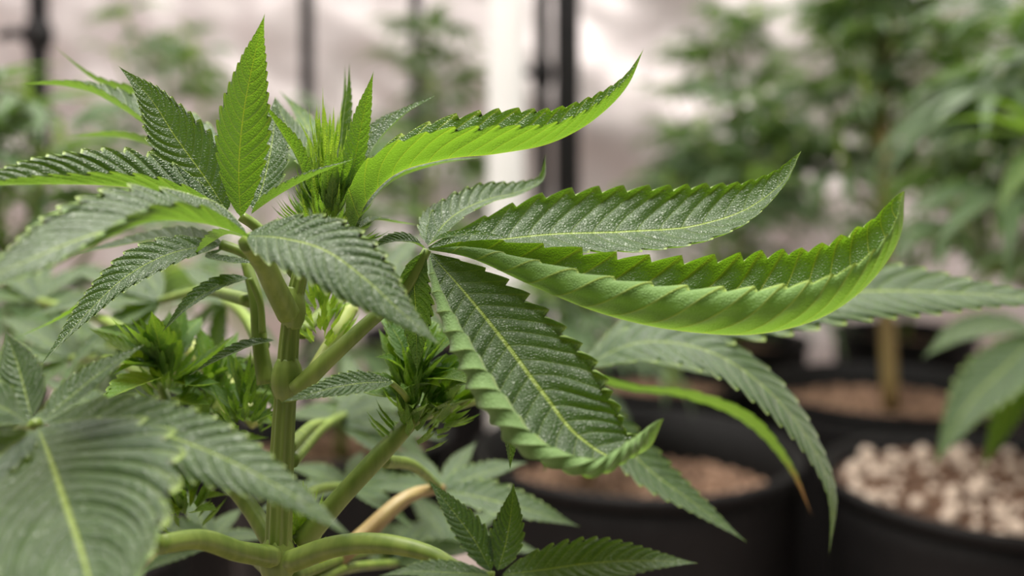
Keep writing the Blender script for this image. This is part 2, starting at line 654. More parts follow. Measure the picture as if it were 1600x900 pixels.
PZ = 0.30
_, zs_r, rs_r = pot(0.418, 0.87, 0.15, PZ, 'round black pot topped with pale perlite at the lower right', 0.016, seed=3)
pot(0.115, 0.945, 0.15, 0.306, 'round black pot with reddish soil under the curled leaf tip', 0.05, seed=5)
pot(0.45, 1.215, 0.15, PZ, 'round black pot behind, with a tan stem rising from it', 0.03, seed=7)
pot(-0.075, 0.33, 0.15, 0.285, 'black pot of the foreground plant below the frame', 0.03, seed=13)
HID = [(0.19, 1.28, 'black pot standing behind the pot with reddish soil'), (0.34, 1.56, 'black pot far behind, right of the thick black pole'),
       (0.62, 1.62, 'black pot at the back behind the tallest plant'), (0.78, 1.36, 'black pot at the far right behind the drooping leaves'),
       (-0.34, 0.72, 'black pot behind the foreground plant at the left'), (-0.17, 1.02, 'black pot behind the main stem of the foreground plant'),
       (-0.46, 1.36, 'black pot of the far plant at the upper left'), (-0.13, 1.62, 'black pot of the small bushy plant near the back lining')]
for k_, (x_, y_, l_) in enumerate(HID):
    pot(x_, y_, 0.11, PZ, l_, 0.03, seed=15 + 2 * k_)

# perlite pebbles on the right pot
rp = np.random.default_rng(31)
peb_me = [mesh_from('perlite_pebble', lump(k + 1), ICO_F, M_PEB) for k in range(6)]
placed = []
tries = 0
while len(placed) < 105 and tries < 9000:
    tries += 1
    a = rp.uniform(0, 2 * math.pi)
    q = (rs_r - 0.008) * math.sqrt(rp.uniform())
    s = rp.choice([0.0032, 0.0042, 0.0053, 0.0065, 0.0076], p=[.2, .26, .26, .18, .10])
    x, y = 0.418 + q * math.cos(a), 0.87 + q * math.sin(a)
    if x > 0.50:
        continue
    if any((x - u) ** 2 + (y - v_) ** 2 < (1.05 * (s + s2)) ** 2 for u, v_, s2 in placed):
        continue
    placed.append((x, y, s))
    o = link_mesh('perlite_pebble', peb_me[len(placed) % 6], (x, y, zs_r + s * 0.65 + 0.001))
    o.scale = (s * rp.uniform(.85, 1.15), s * rp.uniform(.85, 1.15), s * rp.uniform(.75, 1.0))
    o.rotation_euler = tuple(rp.uniform(0, 6.28, 3))
    tag(o, 'pale round perlite pebble lying in the right-hand pot', 'pebble', 'perlite pebbles in the right-hand pot')

# ------------------------------------------------------------------ the foreground plant
BASE = np.array([P(432, 900, 0.29)[0] - .002, 0.296, 0.255])
plant = new_empty('cannabis_plant', BASE)
tag(plant, 'large sharp foreground cannabis plant with upcurled leaf edges', 'plant')

D = 0.29
# stem and branches
stem_pts = [BASE, (BASE + P(434, 900, D)) / 2 + np.array([.003, 0, 0]), P(434, 900, D), P(440, 720, D), P(447, 600, D), P(458, 480, D), P(480, 390, D), P(508, 320, D)]
tube('main_stem', stem_pts, [28 * D / FPX, 27 * D / FPX, 26 * D / FPX, 24 * D / FPX, 22 * D / FPX, 19 * D / FPX, 15 * D / FPX, 9 * D / FPX], M_STEM, plant, n=110, seg=80, rib=0.085, nrib=9)
for (x, y, r) in ((449, 592, 27), (434, 872, 31), (457, 480, 22)):
    p = P(x, y, D)
    V, F = tube_geo([p + np.array([0, 0, -.006]), p, p + np.array([0, 0, .006])], [q * r * D / FPX for q in (.6, .86, .97, .93, .80, .55)], 20, 32, .05, 6)
    add('stem_node', V, F, M_STEM, p, plant)


def BR(pts, rpx, mat=None, **kw):
    kw.setdefault('seg', 16)
    return PET(plant, pts, rpx, mat, name='branch', **kw)


BR([(470, 850, .295), (540, 770, .298), (605, 700, .30), (660, 640, .305)], [18, 15, 15, 12])
BR([(415, 600, .30), (405, 530, .303), (400, 470, .305), (385, 410, .31)], [14, 12, 11, 9])
BR([(480, 600, .30), (515, 540, .31), (550, 480, .32)], [13, 12, 12], M_STEMP)
BR([(425, 870, .285), (370, 860, .27), (310, 842, .26), (250, 850, .25)], [18, 16, 15, 14])
BR([(425, 850, .30), (395, 800, .305), (355, 750, .31), (290, 690, .32), (250, 600, .33)], [14, 13, 12, 11, 8])
BR([(495, 900, .34), (560, 845, .345), (640, 775, .355), (692, 763, .368)], [15, 14, 11, 7], M_STEMB)
BR([(400, 660, .34), (350, 600, .35), (300, 545, .36), (240, 520, .37)], [12, 14, 13, 10], M_STEMP)
BR([(380, 760, .33), (345, 650, .34), (330, 600, .345)], [10, 10, 9], M_STEMP)

UP = (0, 0, 1)
# --- L1: near leaf crossing the stem
l1 = PET(plant, [(450, 490, .285), (430, 450, .277), (405, 400, .268), (388, 378, .262)], [19, 18, 17, 16])
LF(l1, [(392, 372, .262), (330, 352, .256), (250, 345, .245), (150, 365, .232), (40, 408, .22), (-90, 465, .21)], 108,
   [(0, -.55, 1), (0, -.7, 1), (0, -.75, 1)], fa=[70, 55, 20, 0, -5, -5], wa=[.4, .5, .75, 1, 1], ca=[20, 10, -10, -15, -10], fb=[12, 5, 0], cb=[10, 0, -10], teeth=18, puck=.045)
LF(l1, [(385, 368, .262), (440, 372, .256), (510, 392, .25), (570, 435, .246), (630, 490, .243), (690, 541, .24)], 68,
   [(0.1, -.8, 1), (.1, -.75, 1)], fa=[12, 6, 0], ca=[12, 5], fb=[0, -8], cb=[-25, -25], teeth=17, puck=.06)
LF(l1, [(385, 372, .265), (360, 366, .272), (335, 376, .285), (300, 400, .30)], 20, UP, fa=30, fb=30, teeth=10)

# --- L2: fan at upper left, with the upright leaflet
l2 = PET(plant, [(470, 440, .292), (430, 390, .29), (395, 350, .288), (376, 338, .287)], [10, 9, 9, 8])
LF(l2, [(376, 340, .286), (373, 270, .284), (380, 180, .282), (396, 95, .28), (414, 20, .276)], 46,
   [(.15, 1, .1), (.05, 1, .2), (-.2, 1, .3)], M_YOUNG, fa=[16, 12, 10], ca=[20, 10], fb=[10, 8], cb=[12, 8], teeth=17, depth=.15, puck=.035)
LF(l2, [(356, 332, .288), (322, 280, .288), (275, 215, .288), (232, 150, .288), (184, 102, .286)], 50,
   [(-.05, -.75, .75), (-.1, -.7, .8)], fa=[5, 8], ca=[5, 5], fb=[12, 20, 18], cb=[10, 10], teeth=16, puck=.085)
LF(l2, [(350, 332, .284), (290, 310, .278), (200, 293, .27), (90, 288, .262), (-20, 290, .256), (-110, 292, .25)], 72,
   [(0, -.25, 1), (0, -.2, 1)], fa=[45, 40, 35, 32], ca=[10, 10], wa=.6, fb=[45, 52, 50], cb=[10, 10], teeth=18, puck=.085)
LF(l2, [(392, 335, .28), (430, 308, .277), (480, 280, .275), (520, 262, .274), (556, 247, .273)], 20,
   [(-.1, -.35, 1), (0, -.3, 1)], fa=[35, 25], fb=[55, 45, 20], ca=10, cb=15, teeth=13, puck=.08)
LF(l2, [(398, 330, .292), (412, 285, .296), (422, 240, .30), (428, 200, .305), (430, 150, .31)], 40,
   [(-.2, -1, .5), (0, -.8, .7)], fa=12, fb=12, teeth=14, puck=.07)
LF(l2, [(360, 325, .292), (300, 260, .305), (220, 190, .318), (130, 140, .328), (22, 130, .335)], 42,
   [(0, -.15, 1), (0, .0, 1)], fa=[30, 40], fb=[40, 40], ca=20, cb=20, teeth=16)
LF(l2, [(365, 320, .30), (320, 230, .32), (240, 165, .335), (140, 120, .345), (80, 68, .345)], 36,
   [(0, .2, 1), (.3, .2, 1)], fa=[30, 35], fb=[30, 35], ca=20, cb=20, teeth=16)
LF(l2, [(350, 320, .30), (280, 250, .33), (190, 215, .35), (100, 212, .36)], 34, [(0, .2, 1)], fa=30, fb=30, teeth=14)

# --- apex shoot: young leaflets
apex = new_me = None
apex_c = P(512, 300, .292)
V_, F_, A_ = [], [], {'lat': [], 'ph': [], 'tt': []}


def spikes(center, axis, n, lo, hi, spread, wid, seed, zlo=-0.01, zhi=0.012, rad=0.004, teeth=3):
    """many tiny pointed bracts and pistils joined: a bud's body"""
    r_ = np.random.default_rng(seed)
    Vv, Ff, Aa, o = [], [], {'lat': [], 'ph': [], 'tt': []}, 0
    axis = unit(np.array(axis, float))
    e1 = unit(np.cross(axis, (0.31, .9, .1)))
    e2 = np.cross(axis, e1)
    for k in range(n):
        a = r_.uniform(0, 2 * math.pi)
        h = r_.uniform(0, 1)
        out = e1 * math.cos(a) + e2 * math.sin(a)
        p0 = center + axis * (zlo + (zhi - zlo) * h) + out * rad * (1.1 - .8 * h)
        dirv = unit(axis * (1 - spread * (1 - h)) + out * spread * r_.uniform(.6, 1.2) * (1.15 - .7 * h))
        ln = r_.uniform(lo, hi)
        p1 = p0 + dirv * ln * .55 + out * ln * .06
        p2 = p0 + dirv * ln + axis * ln * .12
        V, F, A = leaflet_geo([p0, p1, p2], wid * r_.uniform(.7, 1.3), unit(axis - .5 * out), fa=30, fb=30, teeth=teeth, rows=2, cols=2, puck=0, pk=.35, seed=k)
        Vv.append(V)
        Ff += (F + o).tolist()
        o += len(V)
        for q in Aa:
            Aa[q].append(A[q])
    return np.concatenate(Vv), Ff, {q: np.concatenate(Aa[q]) for q in Aa}


def bud(parent, center, axis, n, lo, hi, spread, wid, seed, mat, **kw):
    V, F, A = spikes(center, axis, n, lo, hi, spread, wid, seed, **kw)
    return add('flower_bud', V, F, mat, center, parent, A)


apex = bud(plant, apex_c, (0, 0, 1), 120, .006, .014, .35, .0010, 3, M_BRACT, zlo=-.012, zhi=.014, rad=.0055)
g2 = bud(plant, P(515, 325, .292), (0.1, 0, 1), 150, .006, .011, .75, .0012, 4, M_YOUNG, zlo=-.010, zhi=.008, rad=.008)
# thin pale shoots
for (bx, by, tx, ty, wd, dd, mt) in ((505, 255, 504, 130, 6, .290, M_BRACT), (512, 255, 515, 175, 5, .286, M_BRACT), (498, 255, 499, 160, 5, .288, M_BRACT),
                                     (520, 260, 524, 205, 4, .285, M_BRACT), (490, 262, 478, 200, 4, .287, M_BRACT), (530, 262, 534, 215, 4, .286, M_BRACT),
                                     (485, 265, 462, 180, 6, .293, M_BRACT)):
    LF(apex, [(bx, by + 30, dd), (bx * .9 + tx * .1, by * .5 + ty * .5, dd), (tx, ty, dd)], wd, (0.4, -1, .3), mt, fa=35, fb=35, teeth=7, rows=3, cols=3, puck=.02, pk=.3)
LF(apex, [(545, 300, .288), (556, 240, .288), (568, 180, .287), (584, 110, .285)], 21, [(-.5, .9, .3), (-.4, 1, .3)], M_YOUNG, fa=15, fb=20, teeth=14, depth=.14)
LF(apex, [(530, 270, .31), (535, 200, .312), (541, 150, .314), (546, 96, .315)], 15, [(.9, -.6, .3)], M_YOUNG, fa=45, fb=40, teeth=13)
LF(apex, [(528, 270, .313), (528, 200, .318), (536, 150, .32), (539, 100, .32)], 12, [(.9, -.5, .3)], M_YOUNG, fa=45, fb=40, teeth=13)
LF(apex, [(484, 300, .288), (462, 240, .286), (440, 205, .285), (407, 155, .284)], 21, [(.6, .7, .5), (.5, .8, .6)], M_YOUNG, fa=18, fb=25, ca=15, cb=15, teeth=14, depth=.16)
LF(apex, [(560, 270, .297), (590, 220, .30), (630, 180, .302), (683, 148, .302)], 20, [(-.4, -.6, .7)], M_LEAF, fa=20, fb=30, teeth=15, puck=.08)
LF(apex, [(555, 265, .303), (575, 220, .308), (600, 190, .31), (632, 167, .312)], 18, [(-.4, -.8, .6)], M_LEAF, fa=20, fb=20, teeth=13, puck=.08)
LF(apex, [(500, 280, .30), (480, 240, .31), (455, 210, .32), (430, 150, .33)], 30, [(.2, -1, .4)], M_LEAF, fa=15, fb=15, teeth=14, puck=.07)
LF(apex, [(490, 290, .31), (490, 230, .33), (470, 180, .345), (435, 140, .35)], 26, [(.2, -.8, .8)], M_YOUNG, fa=15, fb=15, teeth=14)
rr = np.random.default_rng(77)
for k in range(22):   # small leaflets wrapping the lower shoot
    a = rr.uniform(0, 2 * math.pi)
    c0 = P(515, rr.uniform(300, 345), .292)
    outv = np.array([math.cos(a), math.sin(a), 0])
    ln = rr.uniform(.008, .016)
    pts = [c0 + outv * .005, c0 + outv * (.005 + ln * .35) + np.array([0, 0, ln * .55]), c0 + outv * (.005 + ln * .55) + np.array([0, 0, ln * 1.0])]
    V, F, A = leaflet_geo(pts, ln * .16, unit(np.array([0, 0, .6]) - outv), fa=20, fb=20, teeth=7, rows=3, cols=3, seed=k)
    add('leaflet', V, F, M_YOUNG, pts[0], apex, A)

# --- R1: folded leaf sweeping to the upper right
r1 = PET(plant, [(505, 400, .295), (530, 375, .293), (552, 360, .29)], [9, 8, 8])
LF(r1, [(552, 362, .288), (572, 318, .286), (612, 276, .284), (690, 250, .282), (780, 240, .28), (865, 222, .278), (935, 182, .277), (982, 132, .276), (1006, 76, .276)], 76,
   [(-.55, -.10, 1), (-.1, -.22, 1), (-.1, -.25, 1), (-.6, -.2, .8)], M_YOUNG, fa=[40, 54, 58, 50, 40], ca=[15, 18, 10, 15], fb=[55, 50, 38, 35, 35], cb=[-5, 8, 25, 45], teeth=19, depth=.13, puck=.04, pk=.38, sharp=.9)
LF(r1, [(555, 365, .29), (578, 318, .298), (612, 284, .305), (680, 258, .312), (760, 245, .32)], 20, [(-.5, 0, 1), (0, -.2, 1)], M_LEAF, fa=30, fb=20, teeth=12)
LF(r1, [(548, 365, .29), (580, 345, .30), (620, 348, .31), (655, 352, .32)], 10, [(0, -.2, 1)], M_YOUNG, fa=30, fb=20, teeth=9)

# --- R2: the main curled leaf
r2 = PET(plant, [(462, 612, .285), (510, 565, .285), (570, 510, .287), (630, 455, .289), (668, 390, .29)], [15, 13, 11, 10, 7])
LF(r2, [(668, 388, .29), (760, 377, .293), (850, 367, .296), (980, 362, .298), (1090, 352, .298), (1175, 322, .297), (1228, 278, .295), (1252, 236, .293)], 84,
   [(-.1, -.40, 1), (-.05, -.42, 1), (-.15, -.42, 1), (-.6, -.35, .8)], fa=[30, 32, 34, 30], ca=[50, 55, 50, 30], fb=[0, -4, 0, 15], cb=[40, 30, 40, 60], pa=3, pb=3, teeth=19, puck=.07, pk=.45, sharp=.85, depth=.16)
LF(r2, [(668, 390, .289), (730, 402, .283), (830, 446, .277), (940, 490, .272), (1070, 518, .269), (1200, 520, .267), (1300, 488, .266), (1370, 430, .265), (1408, 365, .265), (1413, 298, .266)], 108,
   [(-.1, -.22, 1), (-.1, -.20, 1), (-.1, -.16, 1), (-.7, -.1, .8)], M_YOUNG, fa=[40, 42, 45, 48, 45], ca=[50, 55, 55, 45, 35], wa=1.22, fb=[30, 28, 34, 40, 48], cb=[175, 175, 120, 55, 25], pa=2.4, pb=1.9, wb=[1.2, 1.2, .95, .78, .85],
   teeth=19, depth=.12, puck=.05, pk=.5, rows=6, cols=18, vexp=.7, sharp=.72)
LF(r2, [(672, 396, .288), (725, 455, .279), (790, 535, .270), (850, 615, .262), (905, 682, .256), (965, 716, .252), (1012, 702, .250), (1037, 654, .249)], 98,
   [(-.12, -.85, .75), (-.12, -.85, .75), (-.15, -.8, .75), (-.2, -.7, .8), (-.4, -.3, .8), (-.8, .5, .3)], fa=[0, 5, 8, 10, 20], ca=[40, 60, 60, 60, 40], pa=5, fb=[0, 0, 0, 10, 40], cb=[270, 270, 260, 180, 30], pb=2.8, wb=[1.75, 1.75, 1.75, 1.5, 1.2], db=.06, vexp=.6, sharp=.72,
   teeth=20, puck=.06, pk=.44, cols=22)
LF(r2, [(668, 384, .292), (705, 340, .302), (760, 312, .312), (815, 298, .318), (845, 282, .32), (853, 240, .32)], 36,
   [(-.1, -.5, 1), (-.3, -.5, 1)], fa=[25, 35], fb=[10, 10], ca=25, cb=20, teeth=15, puck=.07)
LF(r2, [(668, 382, .293), (675, 350, .302), (700, 322, .312), (735, 306, .32)], 24, [(-.1, -.7, 1)], fa=15, fb=15, teeth=13, puck=.08)
LF(r2, [(664, 388, .289), (640, 378, .286), (608, 378, .284), (572, 393, .282)], 19, [(0, -.45, 1)], fa=30, fb=25, ca=-10, cb=10, teeth=13, puck=.1)
LF(r2, [(664, 394, .289), (650, 425, .289), (650, 490, .29), (652, 585, .292)], 30, [(.1, -1, .1)], fa=10, fb=15, teeth=14, puck=.05)
LF(r2, [(668, 384, .291), (690, 372, .287), (740, 366, .285), (800, 372, .284)], 9, [(0, -.6, 1)], M_YOUNG, fa=30, fb=20, teeth=10)

# --- R3: leaf behind, lower right
r3 = PET(plant, [(655, 650, .307), (740, 625, .33), (830, 600, .355), (900, 578, .375)], [9, 8, 8, 8])
LF(r3, [(905, 575, .375), (1000, 535, .37), (1110, 550, .365), (1200, 610, .36), (1265, 690, .355), (1300, 770, .35), (1296, 868, .345)], 56,
   [(.3, -.6, 1), (.7, -.7, .7), (.8, -.8, .4)], fa=[5, 0], fb=[5, 0], ca=-10, cb=-10, teeth=19, puck=.06)
bt_leaf = LF(r3, [(905, 580, .38), (980, 605, .385), (1080, 618, .388), (1170, 655, .388), (1235, 730, .386), (1270, 808, .384)], 42,
   [(0, .25, 1), (.3, .3, 1), (.9, .2, .5)], M_BROWN, fa=[-5, -10], fb=[5, 0], teeth=16)
bt_leaf['label'] = 'narrow bright green leaflet with a dried brown tip'
LF(r3, [(905, 575, .385), (970, 555, .40), (1060, 568, .42), (1150, 592, .44), (1220, 615, .45)], 38, [(0, -.45, 1)], fa=8, fb=8, teeth=15)
LF(r3, [(900, 585, .37), (940, 650, .365), (1010, 730, .36), (1090, 790, .355), (1168, 848, .35)], 44, [(.3, -.7, 1), (.4, -.7, .9)], fa=5, fb=0, teeth=16)
LF(r3, [(910, 570, .38), (1050, 505, .385), (1200, 472, .385), (1350, 455, .38), (1500, 458, .375), (1720, 475, .365)], 84, [(0, -.40, 1), (0, -.46, 1)], fa=[15, 18, 10], ca=[5, 0], fb=[0, -8], cb=[-20, -25], teeth=20, puck=.06)
LF(r3, [(895, 582, .375), (880, 640, .365), (860, 700, .36), (850, 740, .36)], 22, [(0, -1, .4)], fa=10, fb=10, teeth=12)

# --- R4: small leaf at the bottom
r4 = PET(plant, [(452, 878, .28), (530, 852, .274), (610, 850, .268), (680, 868, .265), (730, 895, .263), (772, 902, .262)], [18, 17, 16, 14, 11, 9])
LF(r4, [(768, 893, .262), (742, 845, .264), (705, 795, .266), (668, 748, .268)], 27, [(.1, -.8, .6)], fa=15, fb=15, teeth=14, puck=.08)
LF(r4, [(778, 892, .262), (790, 850, .265), (798, 805, .268), (803, 754, .27)], 30, [(-.1, -.85, .5)], fa=15, fb=15, teeth=13, puck=.08)
LF(r4, [(785, 898, .261), (850, 890, .258), (920, 880, .256), (1010, 876, .254), (1092, 880, .252)], 44, [(0, -.62, 1)], fa=[15, 10], fb=[5, 0], ca=10, teeth=17, puck=.08)
LF(r4, [(765, 898, .261), (710, 895, .256), (650, 893, .252), (590, 900, .25)], 26, [(0, -.5, 1)], fa=20, fb=5, teeth=13, puck=.08)
LF(r4, [(775, 904, .258), (820, 930, .245), (880, 960, .235)], 34, [(0, -.6, 1)], fa=10, fb=5, teeth=13, puck=.08)

# --- L4: dark arching leaflets under L1
l4 = PET(plant, [(440, 470, .30), (410, 420, .302), (380, 395, .303), (345, 382, .303)], [9, 8, 8, 8])
LF(l4, [(345, 382, .302), (270, 395, .296), (200, 430, .29), (135, 490, .285), (90, 540, .281), (60, 575, .278)], 40,
   [(.25, -.30, 1), (-.1, -.4, 1), (-.5, -.5, .8)], fa=[0, 10], fb=[30, 30], ca=[-20, -20], cb=10, teeth=18, puck=.08)
LF(l4, [(345, 384, .304), (250, 415, .31), (160, 460, .315), (90, 500, .32), (20, 530, .325)], 36, [(0, -.1, 1)], M_YOUNG, fa=[0, 5], fb=[25, 25], teeth=16)
LF(l4, [(348, 382, .304), (260, 372, .32), (180, 385, .33), (100, 400, .34)], 30, [(0, -.3, 1)], fa=10, fb=20, teeth=14)
LF(l4, [(350, 388, .304), (330, 400, .30), (360, 410, .295), (440, 408, .29)], 14, [(0, -.3, 1)], fa=20, fb=20, teeth=10)
l4b = PET(plant, [(410, 520, .30), (405, 470, .30), (390, 435, .299)], [6, 5, 4])
LF(l4b, [(388, 434, .298), (345, 445, .295), (300, 472, .292), (252, 520, .29)], 21, [(-.1, -.5, 1), (-.4, -.6, .8)], fa=10, fb=25, teeth=14, puck=.09)
LF(l4b, [(430, 532, .30), (390, 540, .298), (345, 560, .296), (290, 590, .295)], 17, [(0, -.25, 1)], fa=15, fb=25, teeth=13, puck=.08)

# --- M1 small leaflet crossing the stem
m1 = PET(plant, [(645, 640, .303), (630, 615, .29), (612, 598, .28)], [6, 5, 4])
LF(m1, [(615, 597, .278), (570, 598, .274), (520, 606, .271), (475, 618, .269), (438, 629, .267)], 25, [(0.05, -.75, 1)], fa=[5, 0], fb=[8, 10], teeth=16, puck=.11)

# --- L5: big near leaf at lower left
l5 = PET(plant, [(250, 850, .25), (150, 800, .27), (60, 740, .262), (20, 690, .25), (58, 662, .236)], [13, 10, 9, 9, 8])
LF(l5, [(60, 668, .235), (78, 715, .226), (100, 780, .216), (130, 870, .205), (165, 1010, .19)], 190, [(0, -.62, .85), (0, -.6, .85)], fa=[12, 8], fb=[12, 8], ca=-8, cb=-10, teeth=20, puck=.022, pk=.48)
LF(l5, [(72, 660, .236), (160, 655, .233), (260, 680, .228), (370, 725, .223), (460, 775, .219), (556, 845, .215)], 62,
   [(.1, -.75, 1), (.15, -.7, 1)], fa=[10, 4], fb=[0, -6], ca=5, cb=-20, teeth=19, puck=.06)
LF(l5, [(68, 655, .238), (110, 620, .244), (160, 580, .25), (226, 538, .256)], 30, [(.2, -.6, 1)], fa=[15, 10], fb=20, teeth=14, puck=.08)
LF(l5, [(50, 655, .238), (40, 615, .242), (28, 570, .246), (8, 515, .25)], 44, [(-.1, -.8, .6)], fa=12, fb=15, teeth=14, puck=.08)
LF(l5, [(45, 660, .236), (10, 640, .232), (-40, 620, .23), (-110, 600, .228)], 44, [(0, -.6, 1)], fa=8, fb=8, teeth=14, puck=.08)
LF(l5, [(48, 672, .235), (-10, 720, .225), (-80, 800, .215)], 60, [(0, -.6, 1)], fa=8, fb=8, teeth=14)

# --- side shoots with buds


def shoot(cx, cy, d, n, lo, hi, seed, axis=(0, 0, 1), mat=M_SHOOT, span=60, wid=.23):
    """a side shoot: joined bracts and separate small leaflets fanning out"""
    c = P(cx, cy, d)
    bd = bud(plant, c, axis, 40, .005, .011, .6, .0018, seed, mat, zlo=-.008, zhi=.008, rad=.005)
    r_ = np.random.default_rng(seed + 50)
    for k in range(n):
        a = r_.uniform(0, 2 * math.pi)
        el = r_.uniform(-.1, 1.25)
        outv = np.array([math.cos(a) * math.cos(el), math.sin(a) * math.cos(el), math.sin(el)])
        ln = r_.uniform(lo, hi)
        p0 = c + np.array([0, 0, r_.uniform(-.5, .5) * span * d / FPX]) + outv * .003
        p1 = p0 + outv * ln * .55
        p2 = p0 + outv * ln + np.array([0, 0, r_.uniform(-.25, .15) * ln])
        Nn = unit(np.array([0, 0, 1.0]) - outv * .4 + np.array([0, -.25, 0]))
        V, F, A = leaflet_geo([p0, p1, p2], ln * wid * r_.uniform(.8, 1.2), Nn, fa=22, fb=22, teeth=9, rows=3, cols=4, seed=k)
        add('leaflet', V, F, mat, p0, bd, A)
    return bd


shoot(650, 600, .304, 26, .012, .026, 11, (.1, 0, 1))
shoot(690, 640, .31, 14, .010, .02, 12, (.6, 0, 1))
shoot(640, 660, .30, 10, .006, .013, 13, (.1, 0, 1), span=50)
shoot(262, 590, .32, 24, .012, .028, 14, (-.1, 0, 1))
shoot(330, 620, .33, 16, .010, .022, 15)
shoot(505, 500, .305, 16, .006, .014, 16, mat=M_BRACT, span=110, wid=.1)
shoot(310, 700, .32, 14, .008, .02, 17)
shoot(470, 840, .30, 8, .005, .010, 18, mat=M_BRACT)
shoot(290, 790, .31, 14, .008, .02, 19)
shoot(380, 640, .31, 12, .008, .018, 20)
x1 = PET(plant, [(720, 630, .308), (750, 615, .302), (768, 618, .30)], [5, 4, 4])
LF(x1, [(768, 618, .30), (785, 640, .297), (795, 680, .296), (797, 735, .296)], 19, [(.4, -.8, .5)], fa=20, fb=25, teeth=14, puck=.08)
LF(x1, [(768, 618, .30), (740, 600, .297), (715, 600, .296), (690, 615, .296)], 13, [(.1, -.5, 1)], fa=20, fb=25, teeth=10, puck=.08)

# --- shaded leaves lower and further back on the same plant (each a fan leaf with its leaflets)


def fan(hub, stem_from, dirang, lens, d_step, wid, Nn, mat=M_LEAF, rpx=8, droop=30, dz=.0):
    """fan leaf: hub (px,py,d); leaflets at picture-plane angles (deg, 0 = right, 90 = up)"""
    hx, hy, hd = hub
    pt = PET(plant, [stem_from, ((stem_from[0] + hx) / 2, (stem_from[1] + hy) / 2 - 15, (stem_from[2] + hd) / 2), hub], [rpx * 1.2, rpx, rpx * .8])
    for ang, ln, ds in zip(dirang, lens, d_step):
        a = math.radians(ang)
        pts = []
        for q in (0, .33, .66, 1):
            pts.append((hx + ln * q * math.cos(a), hy - ln * q * math.sin(a) + droop * q * q, hd + ds * q))
        LF(pt, pts, wid * ln, Nn, mat, fa=12, fb=12, teeth=13, puck=.07, rows=3, cols=5)
    return pt


fan((545, 760, .40), (450, 800, .30), (10, 40, 75, 150, 185, -20), (150, 130, 90, 120, 150, 110), (.0, .03, .05, .02, -.01, -.03), .16, (0, -.5, 1))
fan((690, 765, .37), (600, 720, .31), (-10, 25, 60, 170, 130), (220, 150, 110, 130, 110), (.0, .03, .05, .02, .04), .16, (0, -.6, 1), droop=20)
fan((530, 660, .42), (450, 700, .30), (0, 30, 60, -25, 160), (170, 150, 110, 130, 110), (.0, .03, .05, -.02, .04), .17, (0, -.5, 1))
fan((180, 660, .36), (300, 700, .32), (170, 140, 100, 60, 200, 20), (170, 150, 110, 90, 130, 100), (.0, .03, .05, .03, -.02, .0), .16, (0, -.5, 1))
fan((250, 470, .40), (390, 470, .31), (175, 150, 110, 205, 230, 20), (210, 180, 130, 170, 130, 110), (.0, .03, .05, -.02, -.02, .0), .16, (0, -.4, 1), droop=45)
fan((110, 560, .42), (250, 600, .33), (175, 140, 100, 215, 40, 0), (170, 150, 120, 140, 120, 150), (.0, .03, .05, -.02, .02, .0), .17, (0, -.45, 1))
fan((390, 560, .36), (440, 620, .30), (250, 280, 220, 200, 300), (120, 110, 100, 90, 90), (.0, .0, .0, .0, .0), .17, (0, -1, .4), droop=10)
fan((600, 440, .40), (470, 520, .31), (20, 60, 110, 160, -30, 200), (130, 120, 110, 110, 120, 110), (.0, .03, .05, .03, -.01, .0), .17, (0, -.5, 1))
fan((330, 850, .36), (430, 900, .30), (150, 110, 60, 190, 20), (130, 120, 100, 120, 110), (.0, .03, .04, -.01, .02), .17, (0, -.5, 1))
fan((620, 880, .38), (450, 930, .30), (20, 60, 110, 150, -10), (150, 120, 110, 130, 150), (.0, .03, .04, .03, .02), .17, (0, -.5, 1))

fan((560, 640, .46), (455, 720, .30), (175, 140, 100, 50, 10, -30), (130, 140, 120, 130, 150, 140), (.0, .03, .05, .03, .0, -.02), .17, (0, -.3, 1))
fan((700, 850, .44), (455, 900, .30), (160, 120, 80, 40, 5), (140, 130, 120, 130, 150), (.0, .03, .05, .03, .0), .17, (0, -.3, 1))
fan((60, 470, .46), (260, 560, .33), (170, 130, 90, 40, 5, -30), (150, 150, 130, 140, 150, 140), (.0, .03, .05, .03, .0, -.02), .17, (0, -.35, 1))
fan((350, 470, .44), (410, 540, .31), (170, 130, 220, 40, 260, -30), (120, 110, 120, 100, 110, 110), (.0, .03, .0, .03, .0, .02), .17, (0, -.5, 1))

# ------------------------------------------------------------------ plants behind


def fan_mesh(seed, nlf=7, petiole=0.45):
    """one fan leaf of unit length along +X, upper face +Z"""
    r_ = np.random.default_rng(seed)
    Vv, Ff, Aa, o = [], [], {'lat': [], 'ph': [], 'tt': []}, 0
    hub = np.array([petiole, 0, .10])
    angs = [0, 26, -26, 54, -54, 92, -92][:nlf]
    lens = [1, .93, .93, .72, .72, .42, .42]
    for a, l in zip(angs, lens):
        a = math.radians(a + r_.normal(0, 4))
        l = l * r_.uniform(.9, 1.08)
        dv = np.array([math.cos(a), math.sin(a), 0])
        up = np.array([0, 0, 1.0])
        dr = r_.uniform(.15, .5)
        pts = [hub, hub + dv * l * .35 + up * .05 * l, hub + dv * l * .7 - up * .08 * dr * l, hub + dv * l - up * dr * l * .7]
        V, F, A = leaflet_geo(pts, .105 * l, (0, 0, 1), fa=14, fb=14, teeth=10, rows=2, cols=3, puck=.04, seed=seed + o, depth=.22)
        Vv.append(V)
        Ff += (F + o).tolist()
        o += len(V)
        for q in Aa:
            Aa[q].append(A[q])
    V, F = tube_geo([(0, 0, 0), (petiole * .5, 0, .075), tuple(hub)], [.016, .013, .012], 6, 6)
    Vv.append(V)
    Ff += [tuple(i + o for i in f) for f in F]
    for q in Aa:
        Aa[q].append(np.zeros(len(V)))
    return mesh_from('fan_leaf', np.concatenate(Vv), Ff, M_FAR, {q: np.concatenate(Aa[q]) for q in Aa})


